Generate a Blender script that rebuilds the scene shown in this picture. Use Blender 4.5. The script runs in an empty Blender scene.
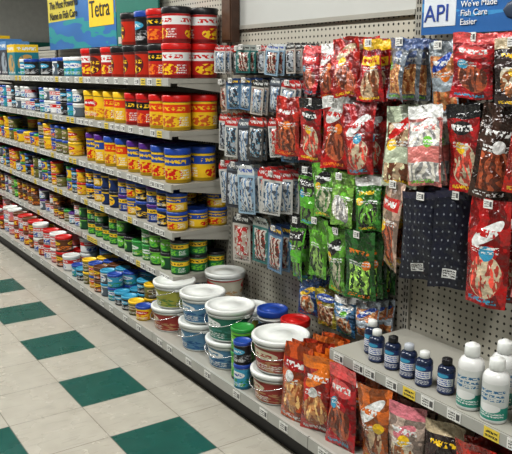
import bpy, math, random
from mathutils import Matrix, Vector
R=random.Random(23)
S=bpy.context.scene
try:
    S.view_settings.view_transform='Standard'
    S.view_settings.exposure=.28; S.view_settings.gamma=.88
except Exception: pass

# ---------------------------------------------------------------- materials
MATS={}
def newmat(name):
    m=bpy.data.materials.new(name); m.use_nodes=True
    nt=m.node_tree; b=nt.nodes['Principled BSDF']
    return m,nt,b
def plain(name,col,rough=.5,metal=0,var=.12,scale=12,emit=0):
    if name in MATS: return MATS[name]
    m,nt,b=newmat(name)
    tc=nt.nodes.new('ShaderNodeTexCoord'); n=nt.nodes.new('ShaderNodeTexNoise'); n.inputs['Scale'].default_value=scale
    nt.links.new(tc.outputs['Object'],n.inputs['Vector'])
    mx=nt.nodes.new('ShaderNodeMix'); mx.data_type='RGBA'
    mx.inputs['A'].default_value=(*[c*(1-var) for c in col],1); mx.inputs['B'].default_value=(*[min(1,c*(1+var)) for c in col],1)
    nt.links.new(n.outputs['Fac'],mx.inputs['Factor']); nt.links.new(mx.outputs['Result'],b.inputs['Base Color'])
    b.inputs['Roughness'].default_value=rough; b.inputs['Metallic'].default_value=metal
    if emit:
        b.inputs['Emission Color'].default_value=(*col,1); b.inputs['Emission Strength'].default_value=emit
    MATS[name]=m; return m

class NB:
    def __init__(s,nt): s.nt=nt
    def M(s,op,a,b=None,c=None):
        n=s.nt.nodes.new('ShaderNodeMath'); n.operation=op
        for i,v in enumerate((a,b,c)):
            if v is None: continue
            if isinstance(v,(int,float)): n.inputs[i].default_value=v
            else: s.nt.links.new(v,n.inputs[i])
        return n.outputs[0]
    def noise(s,u,v,su,sv,off=0,detail=1):
        c=s.nt.nodes.new('ShaderNodeCombineXYZ')
        s.nt.links.new(s.M('MULTIPLY',u,su),c.inputs[0]); s.nt.links.new(s.M('MULTIPLY',v,sv),c.inputs[1]); c.inputs[2].default_value=off
        n=s.nt.nodes.new('ShaderNodeTexNoise'); n.inputs['Scale'].default_value=1; n.inputs['Detail'].default_value=detail
        s.nt.links.new(c.outputs[0],n.inputs['Vector']); return n.outputs['Fac']
    def mix(s,f,a,b):
        n=s.nt.nodes.new('ShaderNodeMix'); n.data_type='RGBA'
        s.nt.links.new(f,n.inputs['Factor'])
        for k,v in (('A',a),('B',b)):
            if isinstance(v,tuple): n.inputs[k].default_value=(*v,1)
            else: s.nt.links.new(v,n.inputs[k])
        return n.outputs['Result']

def label(name,base,layers,rough=.35,wr=0.0,coat=0):
    if name in MATS: return MATS[name]
    m,nt,b=newmat(name); N=NB(nt)
    uvn=nt.nodes.new('ShaderNodeUVMap'); sp=nt.nodes.new('ShaderNodeSeparateXYZ'); nt.links.new(uvn.outputs[0],sp.inputs[0])
    u,v=sp.outputs[0],sp.outputs[1]
    col=base
    first=N.noise(u,v,3,3,1.3); 
    col=N.mix(first,tuple(c*.75 for c in base),tuple(min(1,c*1.2) for c in base))
    for i,L in enumerate(layers):
        k=L[0]
        def rect(u0,u1,v0,v1):
            return N.M('MULTIPLY',N.M('COMPARE',u,(u0+u1)/2,(u1-u0)/2),N.M('COMPARE',v,(v0+v1)/2,(v1-v0)/2))
        def ell(cu,cv,ru,rv,sk=0):
            uu=N.M('SUBTRACT',u,cu); vv=N.M('SUBTRACT',v,cv)
            if sk: vv=N.M('SUBTRACT',vv,N.M('MULTIPLY',uu,sk))
            a=N.M('DIVIDE',uu,ru); d=N.M('DIVIDE',vv,rv)
            return N.M('LESS_THAN',N.M('ADD',N.M('MULTIPLY',a,a),N.M('MULTIPLY',d,d)),1)
        if k=='rect': mask=rect(*L[1:5]); c=L[5]
        elif k=='ell':
            mask=ell(*L[1:5],L[6] if len(L)>6 else 0); c=L[5]
        elif k=='eblot':
            nz=N.noise(u,v,L[5],L[5]*L[8],i*3.3,2)
            mask=N.M('MULTIPLY',ell(*L[1:5]),N.M('GREATER_THAN',nz,L[6])); c=L[7]
        elif k=='txt':
            rows=L[5]; fq=L[7] if len(L)>7 else 26
            vv=N.M('MULTIPLY',N.M('SUBTRACT',v,L[3]),rows/(L[4]-L[3]))
            fr=N.M('FRACT',vv)
            nz=N.noise(u,vv,fq*1.25,2.6,i*2.1+len(name))
            mask=N.M('MULTIPLY',N.M('MULTIPLY',rect(*L[1:5]),N.M('GREATER_THAN',nz,.475)),N.M('COMPARE',fr,.5,.31)); c=L[6]
        elif k=='blot':
            nz=N.noise(u,v,L[1],L[1]*1.6,i*3.3,2)
            mask=N.M('MULTIPLY',rect(*L[4:8]),N.M('GREATER_THAN',nz,L[2])); c=L[3]
        elif k=='str':
            wob=N.M('MULTIPLY',N.noise(u,v,2,6,i,1),.5)
            fr=N.M('FRACT',N.M('MULTIPLY',N.M('ADD',N.M('ADD',u,wob),N.M('MULTIPLY',v,L[8])),L[1]))
            mask=N.M('MULTIPLY',N.M('LESS_THAN',fr,L[2]),rect(*L[4:8])); c=L[3]
        elif k=='dots':
            a=N.M('SUBTRACT',N.M('FRACT',N.M('MULTIPLY',u,L[1])),.5); d=N.M('SUBTRACT',N.M('FRACT',N.M('MULTIPLY',v,L[1]*1.6)),.5)
            mask=N.M('LESS_THAN',N.M('ADD',N.M('MULTIPLY',a,a),N.M('MULTIPLY',d,d)),L[2]); c=L[3]
        col=N.mix(mask,col,c)
    nt.links.new(col,b.inputs['Base Color'])
    b.inputs['Roughness'].default_value=rough
    if coat: b.inputs['Coat Weight'].default_value=coat; b.inputs['Coat Roughness'].default_value=.08
    if wr:
        nz=N.noise(u,v,5,9,4.4,3); bp=nt.nodes.new('ShaderNodeBump'); bp.inputs['Strength'].default_value=wr; bp.inputs['Distance'].default_value=.02
        nt.links.new(nz,bp.inputs['Height']); nt.links.new(bp.outputs[0],b.inputs['Normal'])
        if coat: nt.links.new(bp.outputs[0],b.inputs['Coat Normal'])
    MATS[name]=m; return m

W=(.72,.73,.72); K=(.012,.012,.014); RED=(.55,.012,.01); YEL=(.80,.52,.02); BLU=(.02,.07,.35); GRN=(.03,.28,.05); ORG=(.75,.2,.02)
BRN=(.13,.045,.015); PUR=(.09,.02,.22); PNK=(.62,.2,.24); CYA=(.05,.32,.5); NAVY=(.008,.015,.05); GREY=(.3,.31,.33); DGR=(.012,.08,.03); LGR=(.16,.5,.04); CRM=(.55,.45,.3)

def can_label(n,base,logo,txt,pic,lay=0):
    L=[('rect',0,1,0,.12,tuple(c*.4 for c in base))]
    if lay==0: L+=[('blot',7,.52,pic,0,1,.12,.5),('ell',.5,.7,.36,.17,logo),('txt',.22,.78,.6,.8,1,txt,14),('txt',.2,.8,.14,.32,3,W)]
    elif lay==1: L+=[('rect',0,1,.62,.92,logo),('txt',.1,.9,.66,.88,1,txt,11),('eblot',.5,.32,.3,.2,8,.48,pic,1),('txt',.75,1,.15,.5,4,W)]
    else: L+=[('ell',.5,.5,.3,.38,logo),('txt',.25,.75,.5,.72,1,txt,12),('eblot',.5,.32,.22,.16,9,.48,pic,1),('rect',0,1,.9,1,logo)]
    return label('can_label_'+n,base,L,rough=.35)
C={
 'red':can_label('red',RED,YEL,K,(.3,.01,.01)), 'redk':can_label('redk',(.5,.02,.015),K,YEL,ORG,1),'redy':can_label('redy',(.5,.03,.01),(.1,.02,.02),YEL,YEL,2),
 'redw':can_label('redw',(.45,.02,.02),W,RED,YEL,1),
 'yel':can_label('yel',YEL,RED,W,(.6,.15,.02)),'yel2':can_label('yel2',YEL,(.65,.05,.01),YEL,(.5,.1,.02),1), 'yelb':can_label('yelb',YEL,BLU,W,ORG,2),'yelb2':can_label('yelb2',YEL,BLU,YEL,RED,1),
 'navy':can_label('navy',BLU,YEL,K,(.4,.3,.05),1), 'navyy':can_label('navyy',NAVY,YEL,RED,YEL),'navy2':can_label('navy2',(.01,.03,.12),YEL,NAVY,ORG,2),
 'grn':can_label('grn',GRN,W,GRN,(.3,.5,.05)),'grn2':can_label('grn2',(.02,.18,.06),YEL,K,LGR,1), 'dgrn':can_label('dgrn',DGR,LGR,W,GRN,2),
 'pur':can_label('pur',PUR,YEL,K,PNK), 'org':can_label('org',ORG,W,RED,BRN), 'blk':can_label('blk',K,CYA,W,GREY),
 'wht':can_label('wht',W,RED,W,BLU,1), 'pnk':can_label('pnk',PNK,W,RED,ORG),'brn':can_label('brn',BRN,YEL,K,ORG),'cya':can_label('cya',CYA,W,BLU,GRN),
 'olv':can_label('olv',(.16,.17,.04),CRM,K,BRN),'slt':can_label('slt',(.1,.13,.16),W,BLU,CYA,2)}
def lid(n,c): return plain('lid_'+n,c,.35)
Lk,Lr,Lb,Lp,Lg,Ly,Lw,Lo=lid('black',K),lid('red',RED),lid('blue',BLU),lid('purple',PUR),lid('green',GRN),lid('yellow',YEL),lid('white',(.70,.72,.70)),lid('brown',BRN)
Lcy=lid('cyan',CYA)
clearpl=plain('jar_plastic',(.42,.42,.4),.25)

metal_beige=plain('shelf_enamel',(.36,.35,.31),.45,0,.06)
kickm=plain('kick_black',(.015,.015,.017),.5)
railm=plain('price_rail',(.40,.40,.37),.3)
slotm=plain('slot_black',(.01,.01,.01),.6)
tagw=label('price_tag',(.76,.76,.73),[('txt',.08,.6,.1,.85,3,K,14),('rect',.66,.92,.2,.8,(.1,.1,.1))],.4)
tagy=label('price_tag_yellow',(.78,.6,.08),[('txt',.08,.92,.1,.85,2,K,12)],.4)
chrome=plain('hook_chrome',(.6,.6,.6),.25,1)

def pegmat():
    m,nt,b=newmat('pegboard'); N=NB(nt)
    tc=nt.nodes.new('ShaderNodeTexCoord'); sp=nt.nodes.new('ShaderNodeSeparateXYZ'); nt.links.new(tc.outputs['Object'],sp.inputs[0])
    x,z=sp.outputs[0],sp.outputs[2]
    a=N.M('SUBTRACT',N.M('FRACT',N.M('DIVIDE',x,.0254)),.5); d=N.M('SUBTRACT',N.M('FRACT',N.M('DIVIDE',z,.0254)),.5)
    hole=N.M('LESS_THAN',N.M('ADD',N.M('MULTIPLY',a,a),N.M('MULTIPLY',d,d)),.034)
    nz=N.noise(x,z,3,3,0,3)
    c=N.mix(nz,(.42,.40,.34),(.52,.50,.43)); c=N.mix(hole,c,(.015,.013,.01))
    nt.links.new(c,b.inputs['Base Color']); b.inputs['Roughness'].default_value=.55
    return m
peg=pegmat()

# ---------------------------------------------------------------- mesh builder
class MB:
    def __init__(s): s.v=[];s.f=[];s.m=[];s.uv=[];s.sm=[];s.mats=[]
    def mi(s,m):
        if m not in s.mats: s.mats.append(m)
        return s.mats.index(m)
    def face(s,idx,m,uv=None,smooth=False):
        s.f.append(idx); s.m.append(s.mi(m)); s.uv.append(uv or [(0,0)]*len(idx)); s.sm.append(smooth)
    def box(s,x0,x1,y0,y1,z0,z1,m,mf=None):
        b=len(s.v); s.v+=[(x0,y0,z0),(x1,y0,z0),(x1,y1,z0),(x0,y1,z0),(x0,y0,z1),(x1,y0,z1),(x1,y1,z1),(x0,y1,z1)]
        q=[(0,0),(1,0),(1,1),(0,1)]
        for k,fc in enumerate([(0,1,5,4),(1,2,6,5),(2,3,7,6),(3,0,4,7),(4,5,6,7),(3,2,1,0)]):
            s.face([b+i for i in fc],(mf if (mf and k in(0,1)) else m),q)
    def lathe(s,cx,cy,cz,parts,seg=20,rot=0.,rep=2,T=None):
        for pts,m,lab in parts:
            b=len(s.v); n=len(pts)
            for (r,z) in pts:
                r=max(r,.0004)
                for k in range(seg):
                    a=2*math.pi*k/seg+rot
                    p=(r*math.cos(a),r*math.sin(a),z)
                    if T: p=tuple(T@Vector(p))
                    s.v.append((cx+p[0],cy+p[1],cz+p[2]))
            z0,z1=pts[0][1],pts[-1][1]
            for i in range(n-1):
                va=(pts[i][1]-z0)/max(1e-6,z1-z0); vb=(pts[i+1][1]-z0)/max(1e-6,z1-z0)
                for k in range(seg):
                    k2=(k+1)%seg
                    u0=(k*rep/seg)%1.0; u1=u0+rep/seg
                    s.face([b+i*seg+k,b+i*seg+k2,b+(i+1)*seg+k2,b+(i+1)*seg+k],m,[(u0,va),(u1,va),(u1,vb),(u0,vb)],True)
    def tube(s,pts,r,m,seg=6):
        b=len(s.v); P=[Vector(p) for p in pts]
        for i,p in enumerate(P):
            t=(P[min(i+1,len(P)-1)]-P[max(i-1,0)]).normalized()
            a=t.orthogonal().normalized() if i==0 else (a-t*a.dot(t)).normalized()
            c=t.cross(a)
            for k in range(seg):
                an=2*math.pi*k/seg; s.v.append(tuple(p+a*r*math.cos(an)+c*r*math.sin(an)))
        for i in range(len(P)-1):
            for k in range(seg):
                k2=(k+1)%seg; s.face([b+i*seg+k,b+i*seg+k2,b+(i+1)*seg+k2,b+(i+1)*seg+k],m,None,True)
        s.face([b+k for k in range(seg)][::-1],m); s.face([b+(len(P)-1)*seg+k for k in range(seg)],m)
    def pouch(s,x,y,zt,w,h,t,mat,yaw=0,roll=0,lean=0,nx=8,nz=12):
        T=Matrix.Translation((x,y,zt))@Matrix.Rotation(yaw,4,'Z')@Matrix.Rotation(roll,4,'Y')@Matrix.Rotation(lean,4,'X')
        ph=R.random()*6; cr=R.uniform(-.008,.008); gus=R.uniform(-.05,.03)
        for side in(-1,1):
            b=len(s.v)
            for j in range(nz+1):
                v=j/nz
                for i in range(nx+1):
                    u=i/nx
                    fv=0 if (v<.07 or v>.89) else max(0.,math.sin(math.pi*(v-.07)/.83))**.5*(1.2-.5*v)
                    fu=max(0.,math.sin(math.pi*u))**.6 if 0<i<nx else 0
                    bu=t/2*fu*fv*(1+.3*math.sin(9*u+ph+7*v)+.2*math.sin(17*v-8*u+ph*2))
                    wob=.004*math.sin(5*v+ph)+cr*math.sin(2.5*u+3*v+ph)*2
                    lx=(u-.5)*w*(1-.05*fv+gus*(1-v)+.014*math.sin(v*11+ph)); lz=-(1-v)*h
                    s.v.append(tuple(T@Vector((lx,side*bu+wob,lz+.003*math.sin(7*u+ph)))))
            for j in range(nz):
                for i in range(nx):
                    q=[b+j*(nx+1)+i,b+j*(nx+1)+i+1,b+(j+1)*(nx+1)+i+1,b+(j+1)*(nx+1)+i]
                    uv=[(i/nx,j/nz),((i+1)/nx,j/nz),((i+1)/nx,(j+1)/nz),(i/nx,(j+1)/nz)]
                    if side==1: q=q[::-1]; uv=uv[::-1]
                    s.face(q,mat,uv,True)
    def card(s,x,y,zt,w,h,mat,yaw=0,roll=0,blister=None):
        T=Matrix.Translation((x,y,zt))@Matrix.Rotation(yaw,4,'Z')@Matrix.Rotation(roll,4,'Y')
        b=len(s.v); d=.0015
        out=[(-w/2,-h),(w/2,-h),(w/2,-h*.12),(w*.3,0),(-w*.3,0),(-w/2,-h*.12)]
        for yy in(-d,d):
            for p in out: s.v.append(tuple(T@Vector((p[0],yy,p[1]))))
        uv=[(p[0]/w+.5,1+p[1]/h) for p in out]; n=6
        s.face([b+i for i in range(n)],mat,uv); s.face([b+n+i for i in range(n)][::-1],mat,uv[::-1])
        for i in range(n):
            j=(i+1)%n; s.face([b+j,b+i,b+n+i,b+n+j],mat)
        if blister:
            s.pouch2(T,w*.62,h*.66,-h*.27,blister)
    def pouch2(s,T,w,h,z0,mat):
        b=len(s.v); nx,nz=5,7
        for j in range(nz+1):
            for i in range(nx+1):
                u,v=i/nx,j/nz
                bu=.012*min(1,4*math.sin(math.pi*u)**1)*min(1,4*math.sin(math.pi*v)) if 0<i<nx and 0<j<nz else 0
                s.v.append(tuple(T@Vector(((u-.5)*w,-.0016-bu,z0-(1-v)*h))))
        for j in range(nz):
            for i in range(nx):
                s.face([b+j*(nx+1)+i,b+j*(nx+1)+i+1,b+(j+1)*(nx+1)+i+1,b+(j+1)*(nx+1)+i],mat,[(i/nx,j/nz),((i+1)/nx,j/nz),((i+1)/nx,(j+1)/nz),(i/nx,(j+1)/nz)],True)
    def build(s,name,parent=None):
        me=bpy.data.meshes.new(name); me.from_pydata(s.v,[],s.f)
        for m in s.mats: me.materials.append(m)
        me.polygons.foreach_set('material_index',s.m); me.polygons.foreach_set('use_smooth',s.sm)
        ul=me.uv_layers.new(name='UVMap'); flat=[c for f in s.uv for p in f for c in p]
        ul.data.foreach_set('uv',flat); me.update()
        o=bpy.data.objects.new(name,me); S.collection.objects.link(o)
        if parent: o.parent=parent
        return o

# ---------------------------------------------------------------- dimensions
YB=1.90; DECK=.14
SH=[.40,.625,.86,1.115,1.362]
YL=1.56
XS=[-9.35,-8.09,-6.83,-5.57,-4.31,-3.05,-1.81,-.55,.71]

# ---------------------------------------------------------------- room
def floor_mat():
    m,nt,b=newmat('vinyl_tile'); N=NB(nt)
    tc=nt.nodes.new('ShaderNodeTexCoord'); sp=nt.nodes.new('ShaderNodeSeparateXYZ'); nt.links.new(tc.outputs['Object'],sp.inputs[0])
    tx=N.M('DIVIDE',N.M('ADD',sp.outputs[0],3.06),.3048); ty=N.M('DIVIDE',N.M('SUBTRACT',sp.outputs[1],.96),.3048)
    j=N.M('FLOOR',tx); i=N.M('FLOOR',ty)
    i4=N.M('FLOORED_MODULO',i,4); j2=N.M('FLOORED_MODULO',j,2)
    g1=N.M('MULTIPLY',N.M('COMPARE',i4,0,.1),N.M('COMPARE',j2,0,.1)); g2=N.M('MULTIPLY',N.M('COMPARE',i4,2,.1),N.M('COMPARE',j2,1,.1))
    g=N.M('ADD',g1,g2)
    nz=N.noise(sp.outputs[0],sp.outputs[1],14,14,0,5); tn=N.noise(i,j,3.7,5.3,2,0)
    st=N.noise(sp.outputs[0],sp.outputs[1],60,9,3,4)
    w=N.mix(nz,(.36,.34,.29),(.51,.49,.43)); w=N.mix(N.M('MULTIPLY',tn,.5),w,(.34,.32,.27)); w=N.mix(N.M('MULTIPLY',N.M('GREATER_THAN',st,.6),.25),w,(.25,.24,.2))
    gr=N.mix(nz,(.002,.06,.05),(.012,.11,.088))
    c=N.mix(g,w,gr)
    fx=N.M('FRACT',tx); fy=N.M('FRACT',ty)
    ed=N.M('MAXIMUM',N.M('GREATER_THAN',N.M('ABSOLUTE',N.M('SUBTRACT',fx,.5)),.493),N.M('GREATER_THAN',N.M('ABSOLUTE',N.M('SUBTRACT',fy,.5)),.493))
    c=N.mix(N.M('MULTIPLY',ed,.65),c,(.14,.13,.11))
    nt.links.new(c,b.inputs['Base Color'])
    nr=N.noise(sp.outputs[0],sp.outputs[1],5,5,7,4)
    nt.links.new(N.M('ADD',N.M('MULTIPLY',nr,.25),.14),b.inputs['Roughness'])
    return m
mb=MB(); mb.box(-14,4,-3,6,-.1,0,floor_mat()); mb.build('floor')
mb=MB(); mb.box(-14,4,-3,6,3.2,3.3,plain('ceiling_tile',(.6,.6,.58),.9)); mb.build('ceiling')
wallm=plain('wall_paint',(.62,.62,.60),.8)
wallf=plain('wall_low_bounce',(.28,.27,.25),.8)  # for the unseen right and front walls, darkened to cut bounced fill light
teal=plain('teal_paint',(.01,.16,.12),.6)
mb=MB(); mb.box(-14.1,-14,-3,6,0,3.2,wallm); mb.build('wall_left')
mb=MB(); mb.box(-14,4,6,6.1,0,3.2,wallm); mb.build('wall_back')
mb=MB(); mb.box(4,4.1,-3,6,0,3.2,wallf); mb.build('wall_right')
mb=MB(); mb.box(-14,4,-3.1,-3,0,3.2,wallf); mb.build('wall_front')
mb=MB(); mb.box(-13.99,-13.9,-3,6,1.75,1.92,teal); mb.build('trim_1')
emis=plain('tube_light',(1,.98,.95),.5,0,0,1,4)
for lx in (-12,-9.5,-7,-4.4,-1.8,.8):
    for ly in (.3,):
        mb=MB(); mb.box(lx-.62,lx+.62,ly-.17,ly+.17,3.12,3.2,plain('fixture_white',(.7,.7,.7),.4)); mb.box(lx-.58,lx+.58,ly-.13,ly+.13,3.10,3.119,emis)
        mb.build('ceiling_light_fixture')
        l=bpy.data.lights.new('fluorescent','AREA'); l.shape='RECTANGLE'; l.size=1.2; l.size_y=.3; l.energy=60; l.color=(1,.99,.96)
        o=bpy.data.objects.new('fluorescent_lamp',l); o.location=(lx,ly,3.09); S.collection.objects.link(o)
w=bpy.data.worlds.new('world'); S.world=w; w.use_nodes=True; w.node_tree.nodes['Background'].inputs[0].default_value=(.8,.85,.9,1); w.node_tree.nodes['Background'].inputs[1].default_value=.1

# ---------------------------------------------------------------- gondola
def shelf(mb,x0,x1,z,yl,tags=True):
    mb.box(x0+.004,x1-.004,yl+.012,YB-.01,z-.022,z,metal_beige)
    mb.box(x0+.004,x1-.004,yl+.004,yl+.012,z-.036,z+.004,metal_beige)
    mb.box(x0+.006,x1-.006,yl,yl+.004,z-.034,z+.001,railm)
    for xe in(x0+.006,x1-.010):
        b=len(mb.v); mb.v+=[(xe,YB,z-.022),(xe,yl+.05,z-.022),(xe,yl+.05,z-.035),(xe,YB,z-.075)]+[(xe+.004,YB,z-.022),(xe+.004,yl+.05,z-.022),(xe+.004,yl+.05,z-.035),(xe+.004,YB,z-.075)]
        for f in((0,1,2,3),(7,6,5,4),(1,5,6,2),(2,6,7,3)): mb.face([b+i for i in f],metal_beige)
    if tags:
        x=x0+.03
        while x<x1-.07:
            mb.box(x,x+.05,yl-.0015,yl,z-.033,z-.001,tagw if R.random()<.85 else tagy,None); x+=R.choice([.055,.075,.1,.13])
YD=1.435
def section(x0,x1,top,shelves,upright_right=False,plain_top=None):
    mb=MB()
    mb.box(x0,x1,YB,YB+.015,.1,plain_top or top,peg)
    if plain_top:
        mb.box(x0+.016,x1-.016,YB-.012,YB+.015,plain_top,top,plain('header_panel',(.50,.51,.49),.5,0,.03))
        mb.box(x0+.016,x1-.016,YB-.016,YB,plain_top-.012,plain_top+.006,metal_beige)
    mb.box(x0,x1,YD+.05,YB+.015,0,.10,kickm)
    mb.box(x0,x1,YD+.012,YB,.10,DECK,metal_beige)
    mb.box(x0+.002,x1-.002,YD,YD+.012,.098,DECK+.004,railm)
    x=x0+.06
    while x<x1-.08:
        mb.box(x,x+.05,YD-.002,YD,.104,.136,tagw); x+=R.uniform(.1,.25)
    for xu in ([x0,x1] if upright_right else [x0]):
        mb.box(xu-.016,xu+.016,YB-.012,YB+.05,0.1,top+.02,metal_beige)
        z=.2
        while z<top-.03:
            mb.box(xu-.008,xu-.004,YB-.0135,YB-.011,z,z+.014,slotm); mb.box(xu+.004,xu+.008,YB-.0135,YB-.011,z,z+.014,slotm); z+=.0254
    mb.box(x0,x1,YB-.006,YB+.03,top,top+.025,metal_beige)
    for z,yl in shelves: shelf(mb,x0,x1,z,yl)
    return mb.build('gondola_shelving')
for i in range(5): section(XS[i],XS[i+1],1.56 if i<4 else 1.95,[(z,YL) for z in SH[:5 if i in(2,3,4) else 4]])
section(XS[5],XS[6],1.95,[],False,1.60)
section(XS[6],XS[7],1.95,[(.455,1.52)],False)
section(XS[7],XS[8],1.95,[(.455,1.52)],True)
mb=MB(); mb.box(-3.03,-2.94,1.84,1.882,1.53,3.2,plain('dark_wood',(.06,.03,.018),.5,0,.4,30)); mb.box(-3.02,-2.95,1.835,1.841,1.54,3.19,plain('dark_wood2',(.09,.045,.025),.5,0,.4,30)); mb.build('wood_post')

# ---------------------------------------------------------------- cans
def can(mb,x,y,z,r,h,lab,lidm,rot,seg=20,bodyfrac=.80):
    hb=h*bodyfrac
    mb.lathe(x,y,z,[
      ([(r*.0,0),(r*.9,0),(r*.95,h*.015)],clearpl,False),
      ([(r*.95,h*.015),(r*.95,hb)],lab,True),
      ([(r*.95,hb),(r*.88,hb+.004)],clearpl,False),
      ([(r*.99,hb+.003),(r,hb+.008),(r,h-.006),(r*.96,h-.001),(r*.86,h),(r*.84,h-.004),(0,h-.004)],lidm,False)],seg,rot)
def can_rows(name,x0,x1,z,yf,r,h,deep,stack,styles,block=2,seg=18,gap=.004,drop=.0,front_gap=0.015,gapp=0):
    mb=MB(); n=int((x1-x0-.01)/(2*r+gap)); pitch=(x1-x0-.01)/n
    st=None
    for i in range(n):
        if i%block==0:
            st=styles[(i//block)%len(styles)]
            if R.random()<.2: st=R.choice(styles)
        if R.random()<gapp: continue
        setback=R.uniform(0,.012)
        for d in range(deep):
            s_=stack
            if R.random()<drop: s_=max(0,stack-1)
            for k in range(s_):
                x=x0+.005+pitch*(i+.5)+R.uniform(-.001,.001); y=yf+front_gap+setback+r+d*(2*r+gap)
                can(mb,x,y,z+k*(h+.0005),r,h,C[st[0]],st[1],R.uniform(0,6.28) if d else -math.pi+R.uniform(-.8,.8),seg)
    return mb.build(name)
X0,X1=XS[4]+.02,XS[5]-.012
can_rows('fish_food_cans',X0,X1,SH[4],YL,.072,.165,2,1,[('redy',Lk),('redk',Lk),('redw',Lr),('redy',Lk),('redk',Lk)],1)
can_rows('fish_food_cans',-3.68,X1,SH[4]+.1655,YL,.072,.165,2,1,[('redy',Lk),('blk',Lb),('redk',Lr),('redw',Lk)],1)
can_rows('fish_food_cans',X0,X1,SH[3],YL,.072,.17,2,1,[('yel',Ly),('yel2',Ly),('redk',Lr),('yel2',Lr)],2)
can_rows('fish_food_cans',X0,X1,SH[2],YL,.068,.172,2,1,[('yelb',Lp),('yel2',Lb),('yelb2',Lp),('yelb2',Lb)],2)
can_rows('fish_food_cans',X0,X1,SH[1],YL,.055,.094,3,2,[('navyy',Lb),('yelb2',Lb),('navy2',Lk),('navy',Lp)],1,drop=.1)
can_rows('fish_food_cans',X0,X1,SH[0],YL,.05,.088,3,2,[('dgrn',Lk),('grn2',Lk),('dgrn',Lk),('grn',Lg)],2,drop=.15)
can_rows('fish_food_jars',X0,-3.215,DECK,YD,.045,.075,4,2,[('cya',Lb),('blk',Lcy),('olv',Ly),('yel',Lb),('brn',Lo),('slt',Lcy),('grn',Lb)],1,16,drop=.35)
sets=[
 (4,[('blk',Lb),('cya',Lw),('slt',Lb)],.055,.12),(3,[('wht',Lw),('slt',Lw),('cya',Lb),('wht',Lb),('blk',Lk)],.05,.085),
 (2,[('yel',Ly),('yel2',Lg),('olv',Lb),('yelb',Lb)],.055,.09),(1,[('yelb',Lg),('olv',Lk),('blk',Lb),('yel',Lr),('slt',Lk)],.045,.08),
 (0,[('brn',Lo),('olv',Lg),('dgrn',Lk),('wht',Lo),('slt',Lp),('brn',Lk)],.045,.078),(-1,[('pnk',Lw),('redw',Lo),('wht',Lr),('wht',Lw),('brn',Lr)],.058,.10)]
for si in (3,2,1,0):
    for k,st,r,h in sets:
        if k==4 and si<3: continue
        z=SH[k] if k>=0 else DECK
        s2=st[:]; R.shuffle(s2)
        can_rows('pet_supply_jars',XS[si]+.02,XS[si+1]-.02,z,YL if k>=0 else YD,r,h,2 if si>1 else 1,2 if k!=4 else 1,s2,1,14,drop=.3,gapp=.06)
bx=[label('box_print_'+n,b,[('rect',0,1,.75,1,s),('txt',.1,.9,.78,.95,1,W,10),('eblot',.5,.38,.4,.3,5,.45,p,1),('txt',.1,.9,.05,.14,1,W)],.35) for n,b,s,p in
    [('blue',(.03,.12,.35),(.6,.62,.6),(.1,.4,.45)),('white',(.6,.62,.62),BLU,(.05,.25,.3)),('teal',(.02,.2,.25),YEL,(.5,.3,.1)),('dark',(.03,.03,.05),(.1,.25,.5),(.3,.35,.4))]]
mb=MB(); x=XS[2]+.03
while x<XS[3]-.2:
    w_=R.uniform(.1,.2); h_=R.uniform(.18,.33); m=R.choice(bx)
    mb.box(x,x+w_,YL+.02,YL+.2,SH[4],SH[4]+h_,m,m); x+=w_+R.uniform(.004,.03)
mb.build('boxed_aquarium_kits')

# ---------------------------------------------------------------- pails
def pail(x,y,z,r,h,lab,lidm=Lw,rot=2.6,handle=True,name='plastic_pail'):
    mb=MB(); body=plain('pail_white',(.66,.68,.66),.35)
    mb.lathe(0,0,0,[([(0,0),(r*.8,0),(r*.83,.004)],body,False),([(r*.83,.004),(r*.835,h*.06)],body,False),
       ([(r*.838,h*.06),(r*.925,h*.78)],lab,True),([(r*.925,h*.78),(r*.98,h*.785),(r*.98,h*.81),(r*.93,h*.82),(r*.94,h*.86)],body,False),
       ([(r*.96,h*.86),(r*1.0,h*.865),(r*1.02,h*.88),(r*1.02,h*.97),(r*1.0,h*.995),(r*.95,h),(r*.90,h),(r*.885,h*.965),(r*.4,h*.96),(r*.39,h*.972),(0,h*.972)],lidm,False)],40,rot,2)
    if handle:
        pts=[]
        for k in range(13):
            a=math.pi*k/12
            pts.append((math.cos(a)*r*1.0,-math.sin(a)*r*1.06,h*.79-math.sin(a)*h*.30))
        mb.tube(pts,.0022,chrome)
        for sx in(-1,1): mb.box(sx*r*.99-.008,sx*r*.99+.008,-.012,.012,h*.74,h*.82,body)
    o=mb.build(name); o.location=(x,y,z); o.rotation_euler=(0,0,R.uniform(-.5,.5)); return o
def plabel(n,base,a,b): return label('pail_label_'+n,base,[('blot',5,.5,b,0,1,0,.45),('ell',.5,.66,.3,.2,a),('txt',.28,.72,.56,.76,1,base,14),('txt',.15,.85,.06,.3,3,W),('rect',0,1,.93,1,a)],.35)
PG=plabel('green',(.02,.15,.1),W,(.06,.24,.2)); PR=plabel('red',(.33,.04,.03),(.6,.55,.4),(.45,.25,.12)); PB=plabel('blue',(.10,.24,.38),W,(.02,.1,.25)); PY=plabel('yellow',(.36,.36,.06),W,(.1,.2,.05)); PC=plabel('cream',(.5,.47,.38),RED,(.4,.25,.12))
D=DECK+.001
pail(-3.08,1.565,D,.105,.12,PR); pail(-3.07,1.575,D+.121,.105,.125,PY)
pail(-2.93,1.79,D,.095,.15,PG); pail(-2.94,1.79,D+.151,.100,.14,PC,handle=False)
pail(-2.78,1.56,D,.105,.13,PB); pail(-2.78,1.57,D+.131,.105,.135,PB)
pail(-2.53,1.56,D,.105,.125,PB); pail(-2.53,1.565,D+.126,.108,.145,PG)
pail(-2.14,1.545,D,.11,.125,PR); pail(-2.135,1.55,D+.126,.112,.138,PR)
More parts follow.
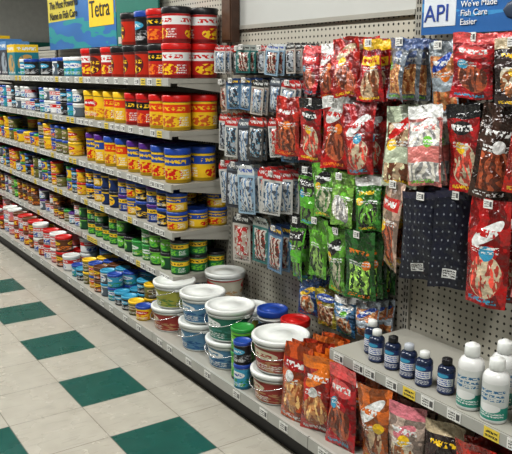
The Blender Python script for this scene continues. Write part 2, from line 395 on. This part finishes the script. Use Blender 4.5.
pail(-2.72,1.79,D,.09,.17,PY,Lw); 
pail(-2.53,1.79,D,.07,.21,PB,Lb,handle=False,name='plastic_tub'); pail(-2.37,1.80,D,.065,.205,PR,Lr,handle=False,name='plastic_tub'); pail(-2.15,1.80,D,.07,.18,PG,Lk,handle=False,name='plastic_tub')
def jar(x,y,z,r,h,l,ld): 
    mb=MB(); can(mb,0,0,0,r,h,C[l],ld,-math.pi+R.uniform(-.3,.3),28,.82); o=mb.build('pond_food_jar'); o.location=(x,y,z)
jar(-2.37,1.525,D,.05,.12,'dgrn',Lg); jar(-2.37,1.525,D+.121,.05,.105,'dgrn',Lg)
jar(-2.292,1.475,D,.038,.105,'cya',Lb); jar(-2.292,1.475,D+.106,.038,.095,'blk',Lb)
jar(-2.37,1.65,D,.05,.2,'dgrn',Lk)

# ---------------------------------------------------------------- pouches
WINS=[((.55,.4,.26),(.16,.05,.02)),((.5,.12,.05),(.12,.03,.015)),((.62,.55,.42),(.3,.11,.04)),((.35,.1,.03),(.6,.3,.12)),((.6,.5,.35),(.45,.06,.04)),((.3,.3,.3),(.75,.72,.65))]
WG=[((.02,.06,.02),(.3,.55,.1)),((.25,.42,.1),(.02,.04,.015)),((.5,.5,.35),(.04,.12,.03)),((.015,.02,.015),(.12,.3,.04))]
def bag(n,base,sec,seed,wins=WINS,acc=None,dark=None):
    r=random.Random(seed); wb,wf=r.choice(wins)
    lo=r.choice(['ell','rect','none','full']); acc=acc or r.choice([YEL,W,ORG,CYA,LGR,YEL])
    L=[('blot',2.2,.5,dark or tuple(c*.4 for c in base),0,1,0,1)]
    if r.random()<.6: L.append(('rect',0,1,.84,1,sec))
    if lo in('ell','none'):
        cu,cv,ru,rv=.5,r.uniform(.28,.34),.38,r.uniform(.2,.25)
        L+= [('ell',cu,cv,ru,rv,wb,r.uniform(-.3,.3)),('eblot',cu,cv,ru,rv,r.uniform(5,8),.5,wf,r.uniform(.25,1.2)),('eblot',cu,cv,ru,rv,9,.6,tuple(min(1,c*2.2) for c in wf),.6)]
    elif lo=='rect':
        u0,u1,v0,v1=.14,.86,.1,r.uniform(.48,.6)
        L+= [('rect',u0,u1,v0,v1,wb),('str',r.uniform(3.5,6),.5,wf,u0,u1,v0,v1,r.uniform(-.5,.5)),('blot',9,.58,tuple(min(1,c*2) for c in wf),u0,u1,v0,v1)]
    else:
        L+= [('rect',.05,.95,.06,.8,wb),('str',r.uniform(2.5,4.5),.55,wf,.05,.95,.06,.8,r.uniform(-.4,.4)),('blot',7,.62,tuple(min(1,c*2.5) for c in wb),.05,.95,.06,.8),('rect',.05,.95,.3,.5,base)]
    cv=r.uniform(.66,.76); ls=r.random()
    if ls<.55: L.append(('ell',.5,cv,r.uniform(.3,.44),r.uniform(.07,.12),sec,r.uniform(-.15,.35)))
    elif ls<.8: L.append(('rect',.06,.94,cv-.07,cv+.07,sec))
    L+= [('txt',.16,.84,cv-.055,cv+.055,1,(W if sum(sec)<1.2 else base) if ls<.8 else acc,r.uniform(8,14)),
         ('ell',r.uniform(.2,.8),r.uniform(.5,.6),.15,.07,acc),('txt',.15,r.uniform(.6,.9),.5,.58,2,W,16),('txt',.1,.8,.02,.09,1,acc,16)]
    return label('pouch_'+n,base,L,.2,.9,.8)
G={}
def grp(g,specs,wins=WINS):
    G[g]=[bag(g+str(i),b,s,hash_i,wins) for i,(b,s,hash_i) in enumerate(specs)]
grp('red',[((.5,.012,.012),W,1),((.46,.01,.015),YEL,2),((.55,.03,.015),(.3,.01,.01),3),((.5,.02,.01),CRM,4),((.5,.015,.02),K,5),((.42,.012,.012),W,6),((.58,.06,.02),YEL,7),((.52,.01,.02),(.7,.1,.1),8)])
grp('grn',[((.10,.40,.03),K,11),((.05,.27,.03),W,12),((.16,.46,.05),K,13),((.03,.15,.03),LGR,14),((.14,.42,.04),(.01,.08,.02),15)],WG)
grp('pnk',[((.6,.3,.27),RED,21),((.55,.38,.3),(.5,.02,.02),22),((.58,.45,.38),PNK,23),((.6,.2,.18),W,24)])
grp('mix',[((.5,.56,.42),RED,31),((.40,.5,.5),GRN,32),((.03,.1,.35),YEL,33),((.12,.03,.15),PNK,34),((.6,.5,.1),RED,35),((.35,.42,.46),CYA,36),((.25,.5,.08),W,37)])
grp('org',[((.6,.10,.02),(.35,.01,.01),41),((.5,.05,.02),YEL,42),((.62,.16,.03),W,43),((.5,.03,.02),ORG,44)])
grp('brn',[((.07,.035,.025),(.3,.1,.05),51),((.05,.03,.03),CRM,52),((.12,.05,.03),RED,53)])
grp('gry',[((.25,.29,.34),(.1,.15,.3),61),((.34,.33,.31),(.45,.03,.03),62),((.36,.42,.47),BLU,63),((.2,.24,.28),W,64)])
grp('blu',[((.03,.12,.38),YEL,71),((.5,.42,.05),BLU,72),((.05,.2,.4),W,73)])
G['dots']=[label('pouch_dots',(.012,.014,.028),[('dots',7,.016,(.2,.22,.25)),('rect',0,1,.93,1,(.03,.03,.06)),('rect',.3,.62,.1,.2,W),('txt',.32,.6,.11,.19,3,K)],.28,.6,.5)]
def pk(n,base,top,mid,txt):
    return label('packet_'+n,base,[('rect',0,1,.8,1,top),('txt',.12,.88,.83,.95,1,txt,14),('blot',4,.5,mid,.1,.9,.15,.75),('txt',.1,.9,.03,.13,2,K)],.3,.2,.3)
Q=[pk('a',(.5,.52,.53),(.05,.12,.3),(.03,.04,.06),W),pk('b',(.28,.4,.5),(.55,.57,.56),(.05,.06,.1),BLU),pk('c',(.05,.055,.07),(.1,.12,.15),(.45,.47,.5),W),
   pk('d',(.5,.5,.48),(.45,.03,.03),(.05,.1,.15),W),pk('e',(.10,.2,.32),(.02,.05,.15),(.55,.57,.56),YEL),pk('f',(.45,.42,.38),(.03,.03,.03),(.25,.1,.08),W),
   pk('g',(.03,.15,.14),(.3,.32,.3),(.5,.52,.5),K),pk('h',(.06,.06,.06),(.4,.03,.02),(.5,.48,.45),W)]
bls=[label('blister_content',(.33,.36,.40),[('blot',3,.5,(.03,.035,.05),0,1,0,1),('blot',8,.62,(.65,.67,.67),0,1,0,1)],.12,.2,.6),
 label('blister_content_dark',(.05,.055,.07),[('blot',2.5,.52,(.4,.43,.46),0,1,0,1),('blot',9,.6,(.1,.3,.45),0,1,0,1)],.12,.2,.6),
 label('blister_content_white',(.55,.57,.57),[('blot',4,.55,(.1,.12,.15),0,1,0,1),('str',3,.3,(.15,.25,.4),0,1,0,1,.3)],.12,.2,.6)]
bl2=label('blister_content_warm',(.45,.36,.3),[('blot',3,.5,(.4,.03,.03),0,1,0,1),('blot',8,.6,(.7,.7,.68),0,1,0,1)],.12,.2,.6)
bl3=label('blister_content_sticks',(.5,.45,.4),[('str',3,.5,(.12,.04,.03),0,1,0,1,.4),('blot',8,.62,(.5,.05,.04),0,1,0,1)],.12,.2,.6)
def hook(mb,x,z,L):
    mb.tube([(x,YB-.001,z),(x,YB-L+.02,z-.002),(x,YB-L,z+.012)],.0028,chrome)
    mb.box(x-.012,x+.012,YB-.004,YB,z-.02,z+.012,chrome)
def hang(x,z,w,h,g,n=5,L=None,t=.026,jit=.30,tag=.55,bias=.15,roll=.10):
    L=L or R.uniform(.14,.20)
    mb=MB(); z+=R.uniform(-.014,.012); hook(mb,x,z,L); base=R.uniform(bias-.2,bias+.35)
    if ':' in g:
        g,k=g.split(':'); m=m2=G[g][int(k)]
    else:
        m=R.choice(G[g]); m2=R.choice(G[g]) if R.random()<.35 else m
    w*=R.uniform(.84,1.0); h*=R.uniform(.92,1.1); rb=R.uniform(-roll,roll)
    n=max(3,n+R.choice([-1,0,0,1]))
    for i in range(n):
        y=YB-.03-(L-.045)*(i/max(1,n-1))
        mb.pouch(x+R.uniform(-.008,.008),y,z+.012,w,h,t,m if i<n-1 else m2,base+R.uniform(-jit,jit),rb*.6+R.uniform(-.07,.07))
    if R.random()<tag:
        mb.box(x-.016,x+.016,YB-L-.002,YB-L,z-.012,z+.014,tagw)
    mb.build('hanging_treat_pouches')
def hangcard(x,z,w,h,n=5,warm=0):
    L=R.uniform(.15,.2)
    mb=MB(); z+=R.uniform(-.008,.008); hook(mb,x,z,L); m=R.choice(Q); base=R.uniform(.0,.35); b=R.choice([bl2,bl3]) if R.random()<warm else R.choice(bls)
    w*=R.uniform(.9,1.12); h*=R.uniform(.85,1.05); rb=R.uniform(-.1,.1)
    for i in range(n):
        y=YB-.03-(L-.045)*(i/(n-1)); yw=base+R.uniform(-.3,.3); rl=rb+R.uniform(-.08,.08)
        mb.card(x,y,z+.01,w,h,m,yw,rl,b)
    if R.random()<.7: mb.box(x-.015,x+.015,YB-L-.002,YB-L,z-.010,z+.012,tagw)
    mb.build('hanging_aquarium_packets')
# small packets
for z,h in [(1.495,.125),(1.355,.15),(1.19,.19)]:
    for i in range(6): hangcard(-2.86+.098*i+R.uniform(-.008,.008),z,.072,h,5,.15)
for x in [-2.87,-2.755,-2.64,-2.53]: hangcard(x,.985,.092,.21,4,.6)
for x in [-2.43]: hangcard(x,.985,.085,.21,4,.5)
for x in [-2.74,-2.58,-2.46]: hangcard(x,.745,.115,.24,4,.7)
# red area
for x,g in zip([-2.245,-2.125,-2.00,-1.88],['red:7','red:0','red:3','red:1']): hang(x,1.495,.112,.19,g,5)
for x,g in zip([-2.33,-2.195,-2.06,-1.93],['red:2','red:4','red:0','red:5']): hang(x,1.29,.128,.25,g,5)
for x,g in zip([-2.23,-2.12,-2.00,-1.885],['grn:0','grn:2','mix:6','grn:1']): hang(x,1.03,.11,.21,g,4)
for x,g in zip([-2.31,-2.17,-2.04,-1.91],['grn:0','grn:4','grn:2','grn:3']): hang(x,.81,.125,.26,g,4)
for x,g in zip([-2.26,-2.14,-2.02,-1.91],['blu:0','blu:1','blu:2','gry:2']): hang(x,.535,.11,.15,g,4,L=.13)
# right section
for x,g in zip([-1.715,-1.60,-1.43,-1.30,-1.17,-1.04],['gry:0','gry:2','red:7','brn:1','red','gry']): hang(x,1.485,.115 if x<-1.5 else .14,.20,g,5)
for x,g in zip([-1.735,-1.61,-1.47,-1.335,-1.20,-1.06],['mix:0','pnk:3','red:4','brn:0','red','pnk']): hang(x,1.285,.138,.26,g,5,t=.032,roll=.14)
for x,g in zip([-1.745,-1.60,-1.49,-1.33,-1.17],['pnk:1','dots:0','dots:0','red:5','pnk']): hang(x,1.01,.15,.30,g,4,t=.035,roll=.12)
for x in (-.93,-.78):
    for z in (1.485,1.285,1.01): hang(x,z,.13,.22,R.choice(['red','grn','org']),4)

# standing bags on the deck
def standing(x,y,w,h,g,n,yaw):
    mb=MB(); m=R.choice(G[g])
    for i in range(n):
        mb.pouch(x+R.uniform(-.012,.012),y+i*.045,D+h,w,h,.05,m if R.random()<.8 else R.choice(G[g]),yaw+R.uniform(-.2,.2),R.uniform(-.06,.06),-.03)
    mb.build('standing_treat_bags')
for x,y,w,h,m,n,yw in [(-1.94,1.49,.125,.29,'org',5,.4),(-1.82,1.50,.13,.28,'org',5,.3),(-1.70,1.50,.13,.29,'red',5,.25),(-1.57,1.51,.13,.27,'org',5,.25),(-1.44,1.53,.13,.25,'pnk',4,.3),(-1.31,1.55,.13,.24,'brn',4,.2),(-1.18,1.53,.13,.24,'red',4,.2),(-1.05,1.53,.13,.23,'grn',4,.2),(-.92,1.53,.13,.23,'red',4,.2)]:
    standing(x,y,w,h,m,n,yw)

# ---------------------------------------------------------------- bottles
bl_n=label('bottle_label_navy',(.02,.04,.14),[('rect',.05,.95,.35,.72,W),('txt',.12,.88,.38,.69,3,BLU,14),('ell',.5,.85,.25,.1,CYA),('txt',.1,.9,.06,.28,3,W)],.3)
bl_g=label('bottle_label_green',(.60,.62,.60),[('rect',0,1,0,.34,(.03,.26,.2)),('txt',.1,.9,.5,.85,3,(.03,.15,.3),14),('ell',.5,.32,.3,.12,W),('txt',.1,.9,.06,.2,2,W)],.3)
def bottle(x,y,r,h,lab,body,cap,name):
    mb=MB()
    mb.lathe(0,0,0,[([(0,0),(r*.92,0),(r,.004),(r,h*.06)],body,False),([(r*1.005,h*.06),(r*1.005,h*.62)],lab,True),
      ([(r,h*.62),(r,h*.66),(r*.95,h*.71),(r*.78,h*.76),(r*.5,h*.795),(r*.4,h*.80),(r*.4,h*.83)],body,False),
      ([(r*.56,h*.80),(r*.60,h*.81),(r*.58,h*.955),(r*.5,h*.97),(r*.3,h*.975),(r*.24,h*.995),(r*.15,h),(0,h)],cap,False)],28,math.pi*1.05,2)
    o=mb.build(name); o.location=(x,y,.4555)
nb=plain('bottle_navy',(.015,.025,.06),.2); wb=plain('bottle_white',(.70,.71,.70),.3)
cl=lid('clear',(.45,.48,.52))
for (x,y),cp in zip([(-1.70,1.62),(-1.64,1.585),(-1.565,1.585),(-1.49,1.58),(-1.42,1.575),(-1.345,1.59)],[Lw,Lw,Lk,cl,Lw,Lk]):
    bottle(x,y,.0265,.112 if x>-1.65 else .12,bl_n,nb,cp,'water_conditioner_bottle')
for x,y,h in [(-1.245,1.575,.195),(-1.155,1.57,.185),(-1.20,1.66,.20),(-1.07,1.60,.185),(-.98,1.6,.185)]:
    bottle(x,y,.0365,h,bl_g,wb,Lw,'aquarium_treatment_bottle')

# ---------------------------------------------------------------- signs
def text(body,size,loc,mat,parent,name):
    c=bpy.data.curves.new(name,'FONT'); c.body=body; c.size=size; c.extrude=.001; c.materials.append(mat)
    o=bpy.data.objects.new(name,c); o.rotation_euler=(math.pi/2,0,0); o.location=loc; S.collection.objects.link(o); o.parent=parent
sb=label('sign_blue',(.03,.14,.38),[('blot',2,.55,(.06,.28,.55),0,1,0,1)],.4)
mb=MB(); mb.box(-1.755,-.75,1.845,1.85,1.515,1.68,plain('sign_edge',W,.5),sb)
mb.box(-1.745,-1.61,1.8435,1.845,1.54,1.64,plain('sign_white',(.62,.66,.7),.4))
o=mb.build('header_sign')
tw=plain('text_white',(.8,.8,.8),.5); tb=plain('text_blue',(.02,.06,.3),.5); tk=plain('text_black',K,.5)
text("API",.075,(-1.742,1.842,1.556),tb,o,'brand_lettering')
for i,t in enumerate(["We've Made","Fish Care","Easier"]): text(t,.027,(-1.59,1.842,1.594-i*.027),tw,o,'slogan_line_%d'%(i+1))
fm=MB(); fm.lathe(-1.38,1.842,1.575,[([(0,-.05),(.02,-.035),(.032,0),(.02,.03),(.008,.045),(.02,.062),(.022,.066)],plain('fish_dark',(.03,.05,.09),.4),False)],12,0,1,Matrix.Scale(.15,3,(0,1,0))@Matrix.Rotation(math.pi/2,3,'Y'))
fm.build('fish_picture',o)
mb=MB(); mb.box(-5.55,-4.28,1.84,1.85,1.55,1.95,plain('sign_edge',W,.5),label('sign_blue2',(.03,.16,.42),[('blot',3,.5,(.02,.28,.3),0,1,0,.5),('rect',.0,.45,.5,1,(.6,.5,.05))],.4))
mb.box(-4.72,-4.31,1.838,1.84,1.68,1.9,plain('sign_yellow',(.8,.55,.02),.4))
o=mb.build('header_sign')
text("Tetra",.15,(-4.70,1.836,1.74),tk,o,'brand_lettering'); text("The Most Powerful\nName in Fish Care",.075,(-5.5,1.836,1.84),tk,o,'slogan')
mb=MB(); mb.box(-4.27,-3.70,1.84,1.85,1.53,1.95,teal); mb.box(-4.25,-3.72,1.838,1.84,1.56,1.60,plain('sign_stripe',(.5,.5,.45),.5)); mb.build('header_sign')

# ---------------------------------------------------------------- camera
cd=bpy.data.cameras.new('camera'); cam=bpy.data.objects.new('camera',cd); S.collection.objects.link(cam)
cam.location=(0,0,1.40); cam.rotation_euler=(math.radians(77.7),0,math.radians(56.1)); cd.sensor_width=36; cd.lens=718/512*36
S.camera=cam
